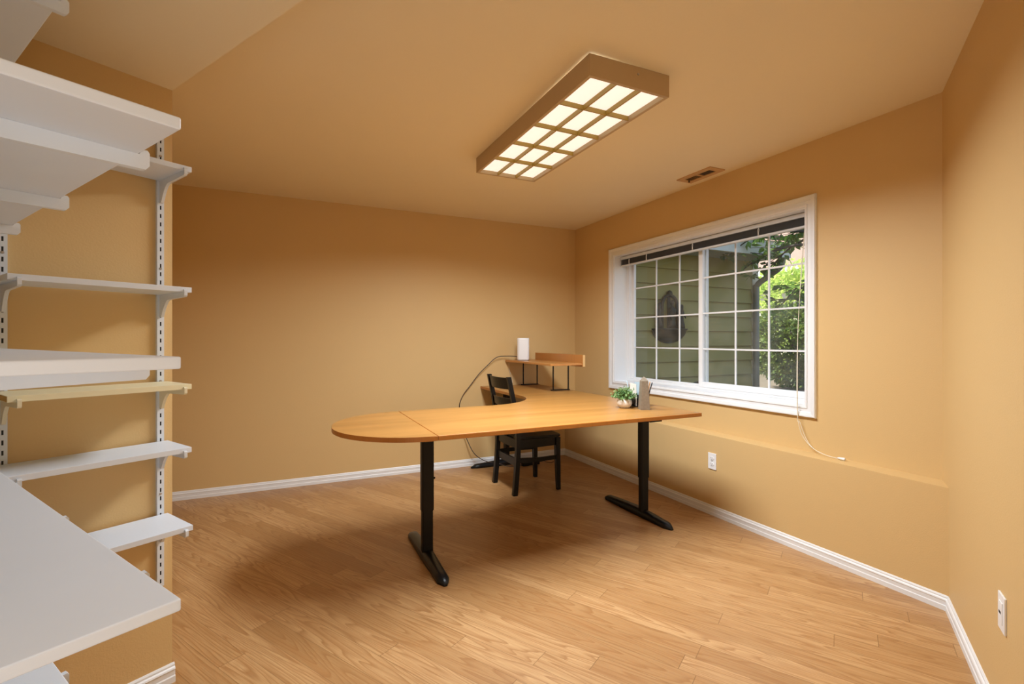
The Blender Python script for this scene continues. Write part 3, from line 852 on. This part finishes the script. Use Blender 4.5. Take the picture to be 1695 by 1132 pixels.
m = MB(); m.tube(catmull([(.15, -.01, .02), (.20, -.04, .03), (.24, -.02, .012), (.28, -.05, .006), (.33, -.03, .006)], 5), .0032, 6)
m.tube(catmull([(.02, -.02, .03), (.04, -.05, .06), (.10, -.05, .10), (.14, .05, .13)], 5), .003, 6); m.build('cord', 'cable_dark', ps)

# ------------------------------------------------------------------ chair (faces +x), legs at x 1.68/2.07, y 3.455/3.88
ch = thing('dining_chair', 'black wooden ladder back chair tucked under the desk', 'chair', (1.875, 3.668, 0))
cl = Vector(ch.location)
def cpart(m, name, parent=None, mats='black_wood'):
    for v in m.bm.verts: v.co -= cl
    return m.build(name, mats, parent or ch)
def sq(p, w, d): x, y, z = p; return [(x-w, y-d, z), (x+w, y-d, z), (x+w, y+d, z), (x-w, y+d, z)]
YL, YR = 3.866, 3.468
def post_at(z):   # back post x by height (swept back above and below the seat)
    if z < .45: return 1.693-.030*((.45-z)/.45)**1.6
    return 1.693-.085*((z-.45)/.50)**1.35
for y in (YL, YR):
    m = MB(); rings = []
    for k in range(15):
        z = .002+.944*k/14; w = .0165 if z < .45 else .0165-.004*(z-.45)/.5
        rings.append(sq((post_at(z), y, z), .019-.004*max(0, z-.45), w))
    m.loft(rings, smooth=False)
    cpart(m, 'back_leg')
for y in (YL, YR):
    m = MB(); m.loft([sq((2.062, y+(.004 if y > 3.6 else -.004), .002), .015, .015), sq((2.056, y, .25), .0185, .0185), sq((2.054, y, .435), .020, .020)], smooth=False); cpart(m, 'front_leg')
def slat(z0, z1, bow, name):
    m = MB(); rings = []
    for k in range(13):
        t_ = k/12; y = YR+.012+(YL-YR-.024)*t_; bx = -bow*math.sin(PI*t_)
        xa, xb = post_at(z0)+bx, post_at(z1)+bx
        rings.append([(xa-.007, y, z0), (xa+.007, y, z0), (xb+.007, y, z1), (xb-.007, y, z1)])
    m.loft(rings, smooth=False); cpart(m, name)
slat(.845, .938, .034, 'top_rail'); slat(.700, .770, .032, 'back_slat'); slat(.595, .640, .028, 'back_slat')
m = MB()
seat = [(1.700, 3.49), (1.72, 3.474), (2.03, 3.452), (2.075, 3.455), (2.088, 3.475), (2.092, 3.668), (2.088, 3.862), (2.075, 3.882), (2.03, 3.885), (1.72, 3.862), (1.700, 3.845)]
m.prism(seat, .440, .460)
bmesh.ops.bevel(m.bm, geom=[e for e in m.bm.edges if abs(e.verts[0].co.z-e.verts[1].co.z) < 1e-6], offset=.005, segments=2, affect='EDGES')
cpart(m, 'seat')
m = MB()  # apron, bowed at the sides
def bowbar(p0, p1, bow, z0, z1, th):
    rings = []; p0 = Vector(p0); p1 = Vector(p1); d = (p1-p0); n = Vector((d.y, -d.x)).normalized()
    for k in range(9):
        t_ = k/8; c = p0+d*t_+n*bow*math.sin(PI*t_)
        rings.append([(c.x-n.x*th, c.y-n.y*th, z0), (c.x+n.x*th, c.y+n.y*th, z0), (c.x+n.x*th, c.y+n.y*th, z1), (c.x-n.x*th, c.y-n.y*th, z1)])
    m.loft(rings, smooth=False)
bowbar((1.70, YR+.004), (2.05, YR+.002), .014, .372, .440, .009); bowbar((2.05, YL-.002), (1.70, YL-.004), .014, .372, .440, .009)
bowbar((2.056, YR), (2.056, YL), .0, .372, .440, .009); bowbar((1.695, YL), (1.695, YR), .012, .372, .440, .009)
cpart(m, 'apron')
m = MB(); bowbar((1.69, YR), (2.056, YR), .012, .255, .287, .008); cpart(m, 'stretcher')
m = MB(); bowbar((2.056, YL), (1.69, YL), .012, .255, .287, .008); cpart(m, 'stretcher')
m = MB(); bowbar((1.69, YL), (1.69, YR), .0, .225, .285, .008); cpart(m, 'stretcher')

# ------------------------------------------------------------------ things on the desk by the window
PX_, PY_ = 2.092, 2.640
pp = thing('potted_plant', 'small leafy green plant in a round cream pot on the desk', 'plant', (PX_, PY_, DZ))
m = MB(); m.lathe([(.026, .0005), (.033, .002), (.046, .018), (.0505, .034), (.047, .052), (.041, .063), (.038, .063), (.036, .055)], n=28); m.build('pot', 'pot', pp)
m = MB(); m.lathe([(.030, .050), (.037, .056), (.010, .060)], n=16); m.build('soil', 'ground', pp)
m = MB()
for i in range(110):
    a = random.uniform(0, 2*PI); el = random.uniform(.25, 1.45); L = random.uniform(.055, .090)
    d = Vector((math.cos(a)*math.cos(el), math.sin(a)*math.cos(el), math.sin(el)))
    p0 = Vector((.012*math.cos(a), .012*math.sin(a), .056)); p1 = p0+d*L
    m.tube([p0, p0+d*L*.5+Vector((0, 0, .005)), p1], [.0012, .001, .0006], 4)
    for k in range(9):
        q = p0+d*L*(.35+.7*k/9); dd = (d*.4+rv()).normalized()
        leaf_quad(m, q, dd, rv()+Vector((0, 0, 1)), random.uniform(.012, .019), random.uniform(.008, .012))
m.build('foliage', 'leaf_pot', pp, recalc=False)

ob = thing('stone_obelisk', 'grey brown stone obelisk with pointed tip on the desk', 'obelisk', (2.158, 2.520, DZ), R(-22))
m = MB()
m.loft([sq((0, 0, z), w, w) for z, w in ((.0005, .0305), (.190, .0215), (.2165, .0035))], smooth=False)
m.build('shaft', 'stone', ob)

OX, OY = 2.238, 2.672
oz = R(-12)
lh = thing('letter_holder', 'black wire letter holder with slanted side behind the stone obelisk', 'letter holder', (OX, OY, DZ), oz)
m = MB()
m.box(-.055, .055, -.045, .045, .0005, .006)
m.build('base', 'plastic_black', lh)
for x in (-.052, -.018, .018, .052):
    m = MB(); hgt = .080
    p = [(x, -.040, .004), (x, .040, .004), (x, .058, hgt), (x, -.058, hgt)]
    m.tube(p+[p[0]], .0022, 6)
    for k in range(1, 14):
        y0 = -.040+.08*k/14; m.tube([(x, y0, .004), (x, y0*1.45, hgt)], .0014, 4)
    for k in range(1, 14):
        z = .004+(hgt-.004)*k/14; w = .040+.018*k/14; m.tube([(x, -w, z), (x, w, z)], .0014, 4)
    m.build('wire_panel', 'black_metal', lh)
def paper(label, x, y, w, h, tilt, mat, name='envelope', cat='paper', lean=0):
    v = Matrix.Rotation(oz, 4, 'Z') @ Vector((x, y, 0))
    o = MB(); o.box(-.0012, .0012, -w/2, w/2, 0, h)
    ob_ = o.build(name, mat); ob_.location = (OX+v.x, OY+v.y, DZ+.008); ob_.rotation_euler = (tilt, lean, oz)
    tag(ob_, label, cat); return ob_
paper('white envelope standing nearest the plant in the letter holder', -.035, .0, .085, .150, R(3), 'paper', lean=R(-3))
paper('pale blue envelope standing in the middle of the letter holder', .0, .005, .082, .158, R(-4), 'paper_blue')
paper('reddish card standing in the letter holder behind the obelisk', .014, .0, .03, .150, R(6), 'paper_red', 'card')
paper('white folded sheet at the window side of the letter holder', .035, .0, .078, .145, R(-2), 'paper', 'folded_paper', lean=R(2))
def pen(label, x, y, mat, lx, ly, L):
    v = Matrix.Rotation(oz, 4, 'Z') @ Vector((x, y, 0))
    m = MB(); m.tube([(0, 0, 0), (lx*.06, ly*.06, L*.06), (lx*.94, ly*.94, L*.94), (lx, ly, L)], [.001, .0036, .0036, .003], 8)
    o = m.build('pen', mat); o.location = (OX+v.x, OY+v.y, DZ+.008); tag(o, label, 'pen'); return o
pen('tan pencil leaning right in the letter holder', .045, -.030, 'brownpaper', .006, -.030, .165)
pen('black pen leaning right beside the tan pencil', .044, -.020, 'plastic_black', .012, -.055, .160)
pen('blue grey pen leaning left above the potted plant', -.045, .02, 'paper_blue', -.012, .03, .165)
